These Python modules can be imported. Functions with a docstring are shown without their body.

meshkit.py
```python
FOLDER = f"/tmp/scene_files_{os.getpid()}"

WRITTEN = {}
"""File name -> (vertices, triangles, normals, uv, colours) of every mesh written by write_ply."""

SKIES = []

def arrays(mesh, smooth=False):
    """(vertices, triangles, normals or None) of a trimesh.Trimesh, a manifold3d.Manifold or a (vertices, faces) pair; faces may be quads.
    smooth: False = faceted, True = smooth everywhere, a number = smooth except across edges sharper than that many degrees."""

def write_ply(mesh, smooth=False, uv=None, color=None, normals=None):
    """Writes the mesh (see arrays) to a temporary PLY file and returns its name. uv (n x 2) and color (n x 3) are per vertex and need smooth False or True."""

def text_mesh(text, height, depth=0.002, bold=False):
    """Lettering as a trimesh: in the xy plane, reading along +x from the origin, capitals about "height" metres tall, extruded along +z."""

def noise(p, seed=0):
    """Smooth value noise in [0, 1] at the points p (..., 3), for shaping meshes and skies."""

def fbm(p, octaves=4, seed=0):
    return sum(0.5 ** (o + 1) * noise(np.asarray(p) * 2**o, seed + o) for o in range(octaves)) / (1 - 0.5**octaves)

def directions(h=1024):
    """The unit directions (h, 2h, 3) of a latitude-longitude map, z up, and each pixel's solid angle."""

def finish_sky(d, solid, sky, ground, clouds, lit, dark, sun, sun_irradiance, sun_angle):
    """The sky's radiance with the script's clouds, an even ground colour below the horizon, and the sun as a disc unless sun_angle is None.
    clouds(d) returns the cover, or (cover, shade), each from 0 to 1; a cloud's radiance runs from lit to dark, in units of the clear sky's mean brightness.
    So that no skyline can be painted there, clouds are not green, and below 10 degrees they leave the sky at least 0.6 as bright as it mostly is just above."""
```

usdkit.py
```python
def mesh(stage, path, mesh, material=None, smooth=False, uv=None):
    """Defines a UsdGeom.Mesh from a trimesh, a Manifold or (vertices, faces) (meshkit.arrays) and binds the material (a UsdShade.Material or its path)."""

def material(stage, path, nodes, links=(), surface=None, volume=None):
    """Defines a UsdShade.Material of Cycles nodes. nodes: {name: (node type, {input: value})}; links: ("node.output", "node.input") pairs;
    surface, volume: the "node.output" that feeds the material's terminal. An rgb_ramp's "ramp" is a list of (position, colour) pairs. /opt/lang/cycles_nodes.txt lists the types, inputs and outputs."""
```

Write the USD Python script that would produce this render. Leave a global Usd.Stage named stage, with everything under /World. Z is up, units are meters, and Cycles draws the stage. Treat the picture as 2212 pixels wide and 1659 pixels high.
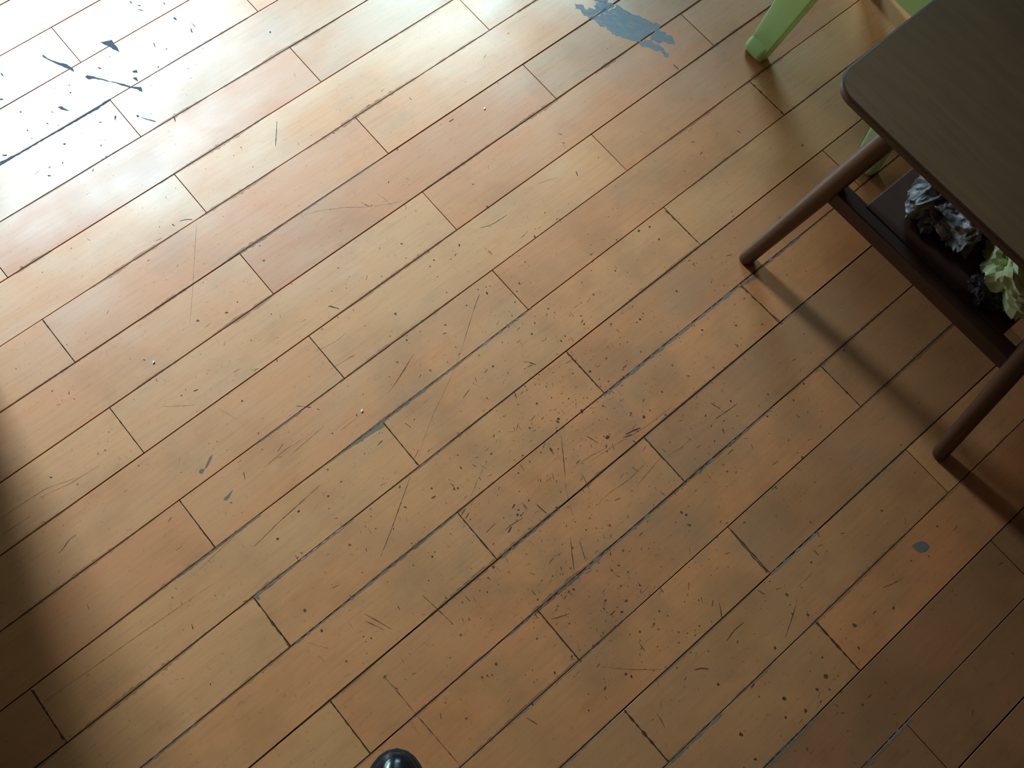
import math, random
import numpy as np, trimesh, manifold3d as m3
from shapely.geometry import Polygon, LineString
from pxr import Usd, UsdGeom, UsdLux, UsdShade, Gf, Sdf
import usdkit, meshkit

stage = Usd.Stage.CreateInMemory()
UsdGeom.SetStageUpAxis(stage, UsdGeom.Tokens.z)
UsdGeom.SetStageMetersPerUnit(stage, 1.0)
world = UsdGeom.Xform.Define(stage, '/World')
stage.SetDefaultPrim(world.GetPrim())

# ------------------------------------------------------------------ camera
CAM_H, F_PX = 1.49877, 2224.13
AX = [(0.758373915, -0.64768608, 0.073292197),      # camera right in the world
      (0.589866582, 0.729786259, 0.345643504),      # camera up
      (-0.277356124, -0.2188944, 0.935499237)]      # camera back
cam = UsdGeom.Camera.Define(stage, '/World/camera')
cam.AddTransformOp().Set(Gf.Matrix4d(*AX[0], 0, *AX[1], 0, *AX[2], 0, 0, 0, CAM_H, 1))
cam.CreateHorizontalApertureAttr(36.0)
cam.CreateVerticalApertureAttr(27.0)
cam.CreateFocalLengthAttr(36.0 * F_PX / 2212)
cam.CreateClippingRangeAttr(Gf.Vec2f(0.02, 100))
cam.CreateExposureAttr(0.24)

# ------------------------------------------------------------------ light: bright overcast sky seen past the balcony door and a side window
WALL_Y = 2.1
WINDOWS = [(-0.125, 1.08, 0.0, 1.52), (1.45, 3.0, 0.9, 2.05)]     # openings of the back wall: x0, x1, z0, z1
def sky_panel(name, at, aim, w, h, power, tint):
    z = np.array(at, float) - aim; z /= np.linalg.norm(z); x = np.cross((0, 0, 1), z); x /= np.linalg.norm(x); y = np.cross(z, x)
    rl = UsdLux.RectLight.Define(stage, '/World/' + name)
    rl.CreateWidthAttr(w); rl.CreateHeightAttr(h); rl.CreateIntensityAttr(power); rl.CreateColorAttr(Gf.Vec3f(*tint))
    rl.AddTransformOp().Set(Gf.Matrix4d(*x, 0, *y, 0, *z, 0, *at, 1))
sky_panel('daylight', (1.25, 7.0, 5.0), (0.6, 0.3, 0), 1.3, 3.2, 84.0, (0.565, 0.87, 1.0))
sky_panel('daylight_side', (3.63, 3.77, 3.9), (0.95, 0.75, 0), 1.4, 2.4, 23.0, (0.46, 0.88, 1.0))
sky_panel('daylight_low', (0.9, 6.6, 1.9), (0.7, 0.3, 0.3), 1.3, 1.0, 26.0, (0.66, 0.92, 1.0))
dome = UsdLux.DomeLight.Define(stage, '/World/sky')
dome.CreateIntensityAttr(0.25); dome.CreateColorAttr(Gf.Vec3f(0.8, 0.92, 1.0))

# ------------------------------------------------------------------ helpers
_used = {}
def path(name, parent=None):
    base = parent.GetPath().pathString if parent else '/World'
    key = base + '/' + name
    n = _used.get(key, 0); _used[key] = n + 1
    return key if n == 0 else '%s_%03d' % (key, n)
def obj(name, mesh, mat, parent=None, smooth=False, label=None, kind=None):
    p = usdkit.mesh(stage, path(name, parent), mesh, mat, smooth=smooth).GetPrim()
    if label: p.SetCustomDataByKey('label', label)
    if kind: p.SetCustomDataByKey('kind', kind)
    return p
def thing(name, label=None, cat=None, loc=(0, 0, 0), rotz=0.0, kind=None, group=None):
    x = UsdGeom.Xform.Define(stage, path(name)); x.AddTranslateOp().Set(Gf.Vec3d(*loc)); x.AddRotateZOp().Set(rotz)
    o = x.GetPrim()
    for k, v in (('label', label), ('category', cat), ('kind', kind), ('group', group)):
        if v: o.SetCustomDataByKey(k, v)
    return o
def struct(name, mesh, mat):
    return obj(name, mesh, mat, kind='structure')
def mat(name, nodes, links, surface='p.BSDF'):
    return usdkit.material(stage, '/World/Looks/' + name, nodes, links, surface=surface)
def plain(name, color, rough=0.5, **kw):
    return mat(name, {'p': ('principled_bsdf', {'base_color': color, 'roughness': rough, **kw})}, [])
def box(x0, x1, y0, y1, z0, z1):
    return trimesh.creation.box(bounds=[(x0, y0, z0), (x1, y1, z1)])
def cat(parts):
    return trimesh.util.concatenate(parts)
def balls(pts, seg=20):
    """hull of spheres [(x, y, z, r), ...]"""
    return m3.Manifold.batch_hull([m3.Manifold.sphere(r, seg).translate((x, y, z)) for x, y, z, r in pts])
def rbox(x0, x1, y0, y1, z0, z1, r, seg=12):
    return balls([(x, y, z, r) for x in (x0 + r, x1 - r) for y in (y0 + r, y1 - r) for z in (z0 + r, z1 - r)], seg)
def tm(man):
    m = man.to_mesh(); return trimesh.Trimesh(np.array(m.vert_properties[:, :3]), np.array(m.tri_verts), process=True)

# ------------------------------------------------------------------ materials
def wood_floor(name, c_main, c_alt, seed, spots=1.0):
    n = {
        'g': ('geometry', {}), 'oi': ('object_info', {}),
        'off': ('vector_math', {'math_type': 'scale', 'vector1': (1, 1, 1)}),
        'k': ('math', {'math_type': 'multiply_add', 'value2': 23.0, 'value3': float(seed) * 7.3}),
        'pos': ('vector_math', {'math_type': 'add'}),
        'm1': ('mapping', {'scale': (4.0, 42.0, 1.0)}),
        'fine': ('noise_texture', {'scale': 4.0, 'detail': 5.0, 'roughness': 0.62}),
        'm2': ('mapping', {'scale': (5.0, 13.0, 1.0)}),
        'cloud': ('noise_texture', {'scale': 1.1, 'detail': 3.0, 'roughness': 0.5, 'distortion': 0.7}),
        'r2': ('rgb_ramp', {'ramp': [(0.36, (0, 0, 0)), (0.64, (1, 1, 1))]}),
        'mixc': ('mix', {'color1': c_main, 'color2': c_alt}),
        'm3': ('mapping', {'scale': (2.5, 60.0, 1.0)}),
        'streak': ('noise_texture', {'scale': 3.0, 'detail': 3.0, 'roughness': 0.6, 'distortion': 0.35}),
        'r3': ('rgb_ramp', {'ramp': [(0.30, (0.62, 0.58, 0.54)), (0.50, (1, 1, 1)), (0.75, (1.05, 1.04, 1.0))]}),
        'mul': ('mix', {'mix_type': 'multiply', 'fac': 0.2}),
        'r1': ('rgb_ramp', {'ramp': [(0.2, (0.78, 0.76, 0.74)), (0.55, (1, 1, 1)), (0.9, (1.08, 1.08, 1.07))]}),
        'mul2': ('mix', {'mix_type': 'multiply', 'fac': 0.45}),
        'blot': ('noise_texture', {'scale': 7.5, 'detail': 4.0, 'roughness': 0.6}),
        'r4': ('rgb_ramp', {'ramp': [(0.34, (0.66, 0.66, 0.62)), (0.5, (1, 1, 1))]}),
        'mul3': ('mix', {'mix_type': 'multiply', 'fac': 0.40}),
        'pock': ('noise_texture', {'scale': 150.0, 'detail': 2.0, 'roughness': 0.5}),
        'r5': ('rgb_ramp', {'ramp': [(0.26, (0.55, 0.5, 0.45)), (0.36, (1, 1, 1))]}),
        'mul4': ('mix', {'mix_type': 'multiply', 'fac': 0.40 * spots}),
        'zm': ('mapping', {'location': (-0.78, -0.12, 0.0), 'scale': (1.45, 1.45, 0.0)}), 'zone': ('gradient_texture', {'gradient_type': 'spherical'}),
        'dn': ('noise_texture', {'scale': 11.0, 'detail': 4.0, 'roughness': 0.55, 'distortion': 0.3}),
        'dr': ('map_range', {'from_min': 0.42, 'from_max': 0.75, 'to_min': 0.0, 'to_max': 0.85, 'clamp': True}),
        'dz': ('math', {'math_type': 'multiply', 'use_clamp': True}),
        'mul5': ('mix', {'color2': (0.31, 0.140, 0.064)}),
        'rr': ('map_range', {'from_min': 0.3, 'from_max': 0.7, 'to_min': 0.46, 'to_max': 0.56, 'clamp': True}),
        'cr': ('map_range', {'from_min': 0.3, 'from_max': 0.7, 'to_min': 0.22, 'to_max': 0.34, 'clamp': True}),
        'wear': ('noise_texture', {'scale': 4.5, 'detail': 3.0, 'roughness': 0.55}), 'cw': ('map_range', {'from_min': 0.38, 'from_max': 0.6, 'to_min': 0.28, 'to_max': 0.80, 'clamp': True}),
        'wav': ('noise_texture', {'scale': 9.0, 'detail': 1.0}),
        'bh': ('math', {'math_type': 'multiply_add', 'value2': 0.10}),
        'b': ('bump', {'strength': 0.20, 'distance': 0.0016}),
        'p': ('principled_bsdf', {'ior': 1.5, 'specular_ior_level': 0.62, 'coat_roughness': 0.27, 'coat_ior': 1.72}),
    }
    l = [('oi.random', 'k.value1'), ('k.value', 'off.scale'), ('g.position', 'pos.vector1'), ('off.vector', 'pos.vector2'),
         ('pos.vector', 'm1.vector'), ('m1.vector', 'fine.vector'), ('pos.vector', 'm2.vector'), ('m2.vector', 'cloud.vector'),
         ('cloud.fac', 'r2.fac'), ('r2.color', 'mixc.fac'), ('pos.vector', 'm3.vector'), ('m3.vector', 'streak.vector'), ('streak.fac', 'r3.fac'),
         ('mixc.color', 'mul.color1'), ('r3.color', 'mul.color2'), ('fine.fac', 'r1.fac'), ('mul.color', 'mul2.color1'), ('r1.color', 'mul2.color2'),
         ('g.position', 'blot.vector'), ('blot.fac', 'r4.fac'), ('mul2.color', 'mul3.color1'), ('r4.color', 'mul3.color2'),
         ('pos.vector', 'pock.vector'), ('pock.fac', 'r5.fac'), ('mul3.color', 'mul4.color1'), ('r5.color', 'mul4.color2'),
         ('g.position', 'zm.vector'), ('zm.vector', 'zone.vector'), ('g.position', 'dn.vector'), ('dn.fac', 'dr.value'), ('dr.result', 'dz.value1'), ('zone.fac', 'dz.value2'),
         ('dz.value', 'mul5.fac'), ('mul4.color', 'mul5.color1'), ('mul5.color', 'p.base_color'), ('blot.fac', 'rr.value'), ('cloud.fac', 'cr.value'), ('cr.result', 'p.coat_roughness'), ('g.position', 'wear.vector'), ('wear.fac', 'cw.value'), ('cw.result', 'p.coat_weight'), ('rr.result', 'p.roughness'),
         ('pos.vector', 'wav.vector'), ('fine.fac', 'bh.value1'), ('wav.fac', 'bh.value3'), ('bh.value', 'b.height'), ('b.normal', 'p.normal'), ('b.normal', 'p.coat_normal')]
    # ramps feed scalar inputs through their colour; Cycles converts
    return mat(name, n, l)

TONES = [  # main colour, cloud colour
    ((0.726, 0.277, 0.101), (0.675, 0.265, 0.096)),   # 0 yellow tan
    ((0.706, 0.259, 0.089), (0.665, 0.261, 0.092)),   # 1 tan
    ((0.706, 0.241, 0.079), (0.650, 0.243, 0.083)),   # 2 orange tan
    ((0.679, 0.219, 0.072), (0.623, 0.221, 0.073)),   # 3 orange brown
    ((0.623, 0.199, 0.068), (0.568, 0.199, 0.066)),   # 4 red brown
    ((0.592, 0.216, 0.077), (0.536, 0.204, 0.071)),   # 5 olive brown
    ((0.402, 0.141, 0.052), (0.346, 0.132, 0.046)),   # 6 dark brown
    ((0.500, 0.180, 0.066), (0.450, 0.170, 0.060)),   # 7 brown, shade near the table put into the colour
]
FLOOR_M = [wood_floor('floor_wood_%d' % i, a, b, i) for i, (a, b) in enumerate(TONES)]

def wood_dark(name, a, b, rough, spec=0.5, scale=(30.0, 3.0, 30.0)):
    n = {'tc': ('texture_coordinate', {}), 'm': ('mapping', {'scale': scale}),
         'n': ('noise_texture', {'scale': 3.0, 'detail': 5.0, 'roughness': 0.6, 'distortion': 0.3}),
         'r': ('rgb_ramp', {'ramp': [(0.25, a), (0.75, b)]}),
         'b': ('bump', {'strength': 0.15, 'distance': 0.0008}),
         'p': ('principled_bsdf', {'roughness': rough, 'specular_ior_level': spec})}
    return mat(name, n, [('tc.object', 'm.vector'), ('m.vector', 'n.vector'), ('n.fac', 'r.fac'), ('r.color', 'p.base_color'), ('n.fac', 'b.height'), ('b.normal', 'p.normal')])
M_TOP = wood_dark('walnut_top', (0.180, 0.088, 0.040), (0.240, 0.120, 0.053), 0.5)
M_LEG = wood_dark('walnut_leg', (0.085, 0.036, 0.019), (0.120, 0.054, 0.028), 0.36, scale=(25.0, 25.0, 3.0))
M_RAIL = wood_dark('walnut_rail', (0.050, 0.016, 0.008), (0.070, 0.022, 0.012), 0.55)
M_GREEN = mat('green_plastic', {'p': ('principled_bsdf', {'base_color': (0.50, 0.92, 0.34), 'roughness': 0.36, 'subsurface_weight': 0.15, 'subsurface_scale': 0.025, 'subsurface_radius': (0.6, 1.0, 0.5)})}, [])
M_SUB = plain('seam_dark', (0.030, 0.030, 0.031), 0.9)
M_WALL = plain('painted_plaster', (0.20, 0.17, 0.13), 0.9)
M_CEIL = plain('ceiling_paint', (0.22, 0.20, 0.17), 0.9)
M_FRAME = plain('white_frame', (0.7, 0.7, 0.68), 0.5)

# ------------------------------------------------------------------ floor
RW, RL, Y0, X0 = 0.0915, 0.59988, 1.34443, 0.24912       # board width and length, first seam, first butt joint
SEAM = {0: (.0007, -.0001), 1: (.001, .001), 2: (.0007, .0004), 3: (-.0007, -.0046), 4: (-.0005, -.0028), 5: (-.0007, -.0008), 6: (-.0006, -.0004),
        7: (-.001, .0014), 8: (-.0004, .0029), 9: (-.0006, .0018), 10: (.0006, .0027), 11: (.0007, .0022), 12: (.0015, -.0002), 13: (.0012, .0016),
        14: (.0002, -.0009), 15: (0, .0018), 16: (.0005, -.0039), 17: (-.0003, -.0005), 18: (-.0008, -.0001)}
def seam_y(k, x):
    o, s = SEAM.get(k, (0.0, 0.0))
    return Y0 - RW * k + o + s * (min(max(x, -0.6), 1.8) - 0.4)
JOINT = {(0, 0): 0.0025, (2, 0): -0.0007, (3, 0): -0.0014, (4, 0): 0.0017, (5, 0): 0.0011, (6, 1): -0.0009, (6, 0): 0, (5, -1): 0.0008, (7, 0): -0.0003, (8, 1): -0.0009, (7, 1): 0.0014, (9, 1): -0.0011, (10, 1): 0, (8, 0): -0, (7, -1): 0.0004, (9, 0): -0.0021, (10, 0): 0.0015, (9, -1): -0.0007, (11, 0): -0.0022, (11, -1): -0.0008, (12, 0): 0.0004, (13, 0): -0.0025, (14, 0): -0.0015, (13, -1): -0.0032, (14, 1): 0.0015, (15, 0): -0.0003, (16, 0): 0.0014, (17, 0): 0.0012, (16, 1): 0.0056, (3, -1): -0.0022, (10, -1): -0.002, (12, 1): 0.0023, (19, 0): -0.0016}
def joint_x(k, m):
    return X0 + RL * (m + 0.5 * (k % 2)) + JOINT.get((k, m), 0.0)
def board_rng(k, m):
    return random.Random(k * 7919 + m * 104729 + 17)
def board_tilt(k, m):
    r = board_rng(k, m); return r.uniform(-1, 1) * 0.006, r.uniform(-1, 1) * 0.0008, r.uniform(-0.0002, 0.0002)
def board_of(x, y):
    k = int(math.floor((Y0 - y) / RW))
    for kk in (k - 1, k, k + 1):
        if seam_y(kk + 1, x) <= y <= seam_y(kk, x): k = kk
    return k, int(math.floor((x - X0) / RL - 0.5 * (k % 2)))
def floor_z(x, y):
    k, m = board_of(x, y); ty, tx, dz = board_tilt(k, m)
    return dz + ty * (y - (Y0 - RW * (k + .5))) + tx * (x - (X0 + RL * (m + 0.5 * (k % 2) + 0.5)))
GAP = lambda k: 0.0007 + 0.0005 * random.Random(k * 31 + 5).random()
EASED = {(3, 0), (4, 1), (5, 1), (6, 1), (7, 1), (7, 2), (8, 1), (8, 2)}        # boards with a rounded edge that catches the sky
def board_mesh(k, m):
    xa = joint_x(k, m) + 0.0006; xb = joint_x(k, m + 1) - 0.0006
    ch = 0.0006 if (k, m) in EASED else 0.00015; t = 0.012; ga, gb = GAP(k), GAP(k + 1)
    top, mid, bot = [], [], []
    for x, k2, sx, sy in ((xa, k + 1, 1, 1), (xb, k + 1, -1, 1), (xb, k, -1, -1), (xa, k, 1, -1)):
        y = seam_y(k2, x) + sy * (gb if k2 == k + 1 else ga)
        zc = floor_z((xa + xb) / 2 + (x - (xa + xb) / 2) * .98, (seam_y(k, x) + seam_y(k + 1, x)) / 2 + (y - (seam_y(k, x) + seam_y(k + 1, x)) / 2) * .9)
        top.append((x + sx * ch, y + sy * ch, zc)); mid.append((x, y, zc - ch * 0.8)); bot.append((x, y, -t))
    v = np.array(top + mid + bot); f = [(0, 1, 2), (0, 2, 3)]
    for i in range(4):
        j = (i + 1) % 4
        f += [(i + 4, j + 4, j), (i + 4, j, i), (i + 8, j + 8, j + 4), (i + 8, j + 4, i + 4)]
    return v, np.array(f)

def project(x, y, z=0.0):
    p = np.array([x, y, z - CAM_H]); c = [float(np.dot(p, a)) for a in AX]
    return (1106 + F_PX * c[0] / -c[2], 829.5 - F_PX * c[1] / -c[2]) if c[2] < -0.05 else (1e6, 1e6)
TONE = {(10, 1): 1, (7, -1): 0, (6, 0): 4, (5, -1): 3, (7, -2): 0, (8, 0): 1, (9, -1): 2, (9, 0): 3, (10, 0): 2, (11, 0): 4, (11, -1): 2, (10, -1): 1, (12, 0): 3, (13, 0): 7, (13, -1): 3, (14, 0): 4, (15, 0): 7, (12, -1): 2, (16, 0): 5, (15, -1): 3, (18, 0): 6, (19, 0): 6, (20, 0): 6, (19, -1): 6, (18, 1): 6, (14, 1): 7, (17, -1): 5, (9, -2): 3, (11, -2): 0, (13, -2): 1, (14, -1): 3, (4, -1): 1, (4, 0): 1, (3, -1): 4, (3, 0): 5, (7, 0): 3, (8, 1): 3, (8, -1): 2}
floor = thing('floor', kind='structure')
ROOM = (-0.28, 2.9, -2.4, WALL_Y)
far = []
for k in range(-14, 42):
    for m in range(-4, 6):
        xa = X0 + RL * (m + 0.5 * (k % 2)); ya = Y0 - RW * (k + .5)
        pts = [project(xa + RL * t, ya) for t in (0, .25, .5, .75, 1)]
        near = any(-520 < u < 2730 and -420 < v < 2080 for u, v in pts)
        if near:
            r = board_rng(k, m); r.random(); tone = TONE.get((k, m), r.choice([0, 1, 2, 2, 3, 3, 4, 5]) if k < 18 else r.choice([2, 3, 4, 5, 6]))
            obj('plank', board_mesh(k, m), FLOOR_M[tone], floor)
        elif ya < WALL_Y + .03:
            far.append(trimesh.Trimesh(*board_mesh(k, m), process=False))
obj('distant_planks', cat(far), FLOOR_M[2], floor, kind='stuff')
obj('subfloor', box(-2.3, 3.5, -2.6, WALL_Y, -0.03, -0.0125), M_SUB, floor)

# ------------------------------------------------------------------ room shell
def wall_with_openings(y0, y1, x0, x1, h, opens):
    parts = []; x = x0
    for xa, xb, za, zb in opens:
        parts += [box(x, xa, y0, y1, -.03, h), box(xa, xb, y0, y1, zb, h)] + [box(xa, xb, y0, y1, -.03, max(za, -.011))]; x = xb
    parts.append(box(x, x1, y0, y1, -.03, h)); return cat(parts)
RH = 2.7
struct('wall_back', wall_with_openings(WALL_Y, WALL_Y + .12, -2.3, 3.2, RH, WINDOWS), M_WALL)
struct('wall_left', box(-0.33, -0.125, 1.04, WALL_Y, 0, RH), M_WALL)  # unseen wall piece, added to cast the dark lower-left corner of the floor
struct('wall_right', box(3.1, 3.2, -2.5, WALL_Y, -.03, RH), M_WALL)
struct('wall_front', box(-2.3, 3.2, -2.6, -2.5, -.03, RH), M_WALL)
struct('wall_side', box(-2.3, -2.2, -2.5, WALL_Y, -.03, RH), M_WALL)
struct('ceiling', box(-2.3, 3.2, -2.6, WALL_Y + .12, RH, RH + .08), M_CEIL)
for i, (xa, xb, za, zb) in enumerate(WINDOWS):
    w = thing('window_%d' % (i + 1), kind='structure')
    fr = [box(xa, xa + .03, WALL_Y - .01, WALL_Y + .04, za, zb), box(xb - .03, xb, WALL_Y - .01, WALL_Y + .04, za, zb),
          box(xa + .03, xb - .03, WALL_Y - .01, WALL_Y + .04, za, za + .03), box(xa + .03, xb - .03, WALL_Y - .01, WALL_Y + .04, zb - .03, zb)]
    obj('window_frame', cat(fr), M_FRAME, w)

# ------------------------------------------------------------------ low table
TH = 0.44
table = thing('side_table', 'dark walnut low table with a round-cornered top, splayed round legs and an open shelf', 'table', loc=(1.14, 0.057, 0))
HX, HY, R = 0.244, 0.248, 0.036
def rrect(hx, hy, r, bow=0.004, n=10):
    p = []
    for cx, cy, a0 in ((hx - r, hy - r, 0), (-hx + r, hy - r, 90), (-hx + r, -hy + r, 180), (hx - r, -hy + r, 270)):
        for i in range(n + 1):
            a = math.radians(a0 + 90 * i / n); p.append((cx + r * math.cos(a), cy + r * math.sin(a)))
    out = []
    for i in range(len(p)):
        a, b = np.array(p[i]), np.array(p[(i + 1) % len(p)]); k = 12 if np.linalg.norm(b - a) > .1 else 1
        out += [a + (b - a) * t / k for t in range(k)]
    out = np.array(out)
    out[:, 0] += np.sign(out[:, 0]) * bow * (1 - (out[:, 1] / hy) ** 2) * (np.abs(out[:, 0]) / hx) ** 4
    out[:, 1] += np.sign(out[:, 1]) * bow * (1 - (out[:, 0] / hx) ** 2) * (np.abs(out[:, 1]) / hy) ** 4
    return out
def slab(outline, prof):
    """stack of inset outlines: prof = [(inset, z), ...] bottom to top"""
    c = outline.mean(0); n = len(outline); v = []; f = []
    d = np.roll(outline, -1, 0) - np.roll(outline, 1, 0); nr = np.c_[d[:, 1], -d[:, 0]]; nr /= np.linalg.norm(nr, axis=1, keepdims=True)
    for ins, z in prof:
        v += [(*(p - q * ins), z) for p, q in zip(outline, nr)]
    for j in range(len(prof) - 1):
        for i in range(n):
            a, b = j * n + i, j * n + (i + 1) % n; f += [(a, b, b + n), (a, b + n, a + n)]
    v += [(*c, prof[0][1]), (*c, prof[-1][1])]
    for i in range(n):
        f += [((i + 1) % n, i, len(v) - 2), ((len(prof) - 1) * n + i, (len(prof) - 1) * n + (i + 1) % n, len(v) - 1)]
    return trimesh.Trimesh(v, f, process=False)
OUT = rrect(HX, HY, R)
tt = obj('tabletop', slab(OUT, [(0.0165, TH - .0188), (0.0045, TH - .0125), (0.0035, TH - .0020), (0.0035, TH)]), M_TOP, table, smooth=28)
M_EDGE_SHADE = wood_dark('walnut_edge_shaded', (0.050, 0.021, 0.011), (0.070, 0.030, 0.015), 0.38)  # tabletop rim in darker walnut: shade on its sides put into the colour
def band(outline, prof):
    m = slab(outline, prof + [prof[0]]); n = len(outline); return trimesh.Trimesh(m.vertices, m.faces[:2 * n * len(prof)], process=False)
obj('edge_band', band(OUT, [(0.0042, TH - .0130), (0.0, TH - .0105), (0.0, TH - .0022), (0.0008, TH - .0006), (0.0036, TH + .0001), (0.0044, TH - .0004)]), M_EDGE_SHADE, tt, smooth=28)
def leg_mesh(fx, fy, sx, sy, top):
    a = np.array([fx, fy, 0.0]); d = np.array([sx, sy, 1.0]); prof = [(0.0, .0095), (.002, .0122), (.006, .0128), (.10, .0138), (.25, .0152), (top, .0162)]
    n = 28; v = []; f = []
    for z, r in prof:
        c = a + d * z; v += [c + (r * math.cos(2 * math.pi * i / n), r * math.sin(2 * math.pi * i / n), 0) for i in range(n)]
    for j in range(len(prof) - 1):
        for i in range(n):
            p, q = j * n + i, j * n + (i + 1) % n; f += [(p, q, q + n), (p, q + n, p + n)]
    v += [a, a + d * top]; L = (len(prof) - 1) * n
    for i in range(n): f += [((i + 1) % n, i, len(v) - 2), (L + i, L + (i + 1) % n, len(v) - 1)]
    return trimesh.Trimesh(v, f, process=False)
FX, FY, SX, SY = 0.249, 0.2175, 0.15, 0.165
for sx in (-1, 1):
    for sy in (1, -1):
        obj('leg', leg_mesh(sx * FX, sy * FY, -sx * SX, -sy * SY, TH - .018), M_LEG, table, smooth=40)
SZ = 0.25
ly = FY - SY * SZ
for sx in (-1, 1):
    xc = sx * (FX - SX * SZ + .002) - sx * .008
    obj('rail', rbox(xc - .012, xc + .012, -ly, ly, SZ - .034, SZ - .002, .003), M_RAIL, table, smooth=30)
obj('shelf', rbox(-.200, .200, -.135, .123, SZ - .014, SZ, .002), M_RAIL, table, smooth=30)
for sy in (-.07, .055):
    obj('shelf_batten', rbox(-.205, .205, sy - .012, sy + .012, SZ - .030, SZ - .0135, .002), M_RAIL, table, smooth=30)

# ------------------------------------------------------------------ green plastic stool
SH = 0.40
stool = thing('plastic_stool', 'light green plastic stool standing at the corner of the dark table', 'stool', loc=(1.335, 0.406, 0), rotz=-3.15)
SHX, SHY, LX, LY = 0.155, 0.163, 0.172, 0.037
def stool_leg(sx, sy):
    def sec(z, wy, wx):
        xo = SHX - LX * z; yo = SHY - LY * z
        return [(sx * (xo - a), sy * (yo - b), z) for a in (0, wx) for b in (0, wy)]
    pts = [(x, y, z, .0035) for x, y, z in sec(.0045, .034, .018) + sec(.30, .066, .032)]
    pts = [(x - sx * .0035, y - sy * .0035, z, r) for x, y, z, r in pts]
    beam = balls(pts, 14)
    foot = []
    for z, grow, r in ((.0118, .006, .011), (.0205, .0055, .010), (.043, -.003, .004)):
        xo = SHX - LX * z + grow; yo = SHY - LY * z + grow * .5
        foot += [(sx * (xo - a), sy * (yo - b), z, r) for a in (r, .022) for b in (r, .037 - r * .3)]
    return tm(beam), tm(balls(foot, 20))
def seat_shell():
    z0, z1, z2 = .272, .385, .40
    f = lambda z: (SHX - LX * min(z, .385), SHY - LY * z)
    lo, hi = f(z0), f(z1)
    outer = balls([(sx * (hx - .02), sy * (hy - .02), z, .02 if z < .3 else .018) for (hx, hy), z in ((lo, z0 + .0), (hi, z1 - .003)) for sx in (-1, 1) for sy in (-1, 1)], 24)
    inner = balls([(sx * (hx - .0235), sy * (hy - .0235), z, .02) for (hx, hy), z in ((lo, z0 - .03), (hi, z1 - .012)) for sx in (-1, 1) for sy in (-1, 1)], 24)
    cut = m3.Manifold.cube((1, 1, .1), True).translate((0, 0, z0 - .05))
    return tm(outer - inner - cut)
obj('seat', seat_shell(), M_GREEN, stool, smooth=35)
for sx in (-1, 1):
    for sy in (1, -1):
        beam, cap = stool_leg(sx, sy)
        lg = obj('leg', beam, M_GREEN, stool, smooth=35)
        obj('foot_cap', cap, M_GREEN, lg, smooth=50)

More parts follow.
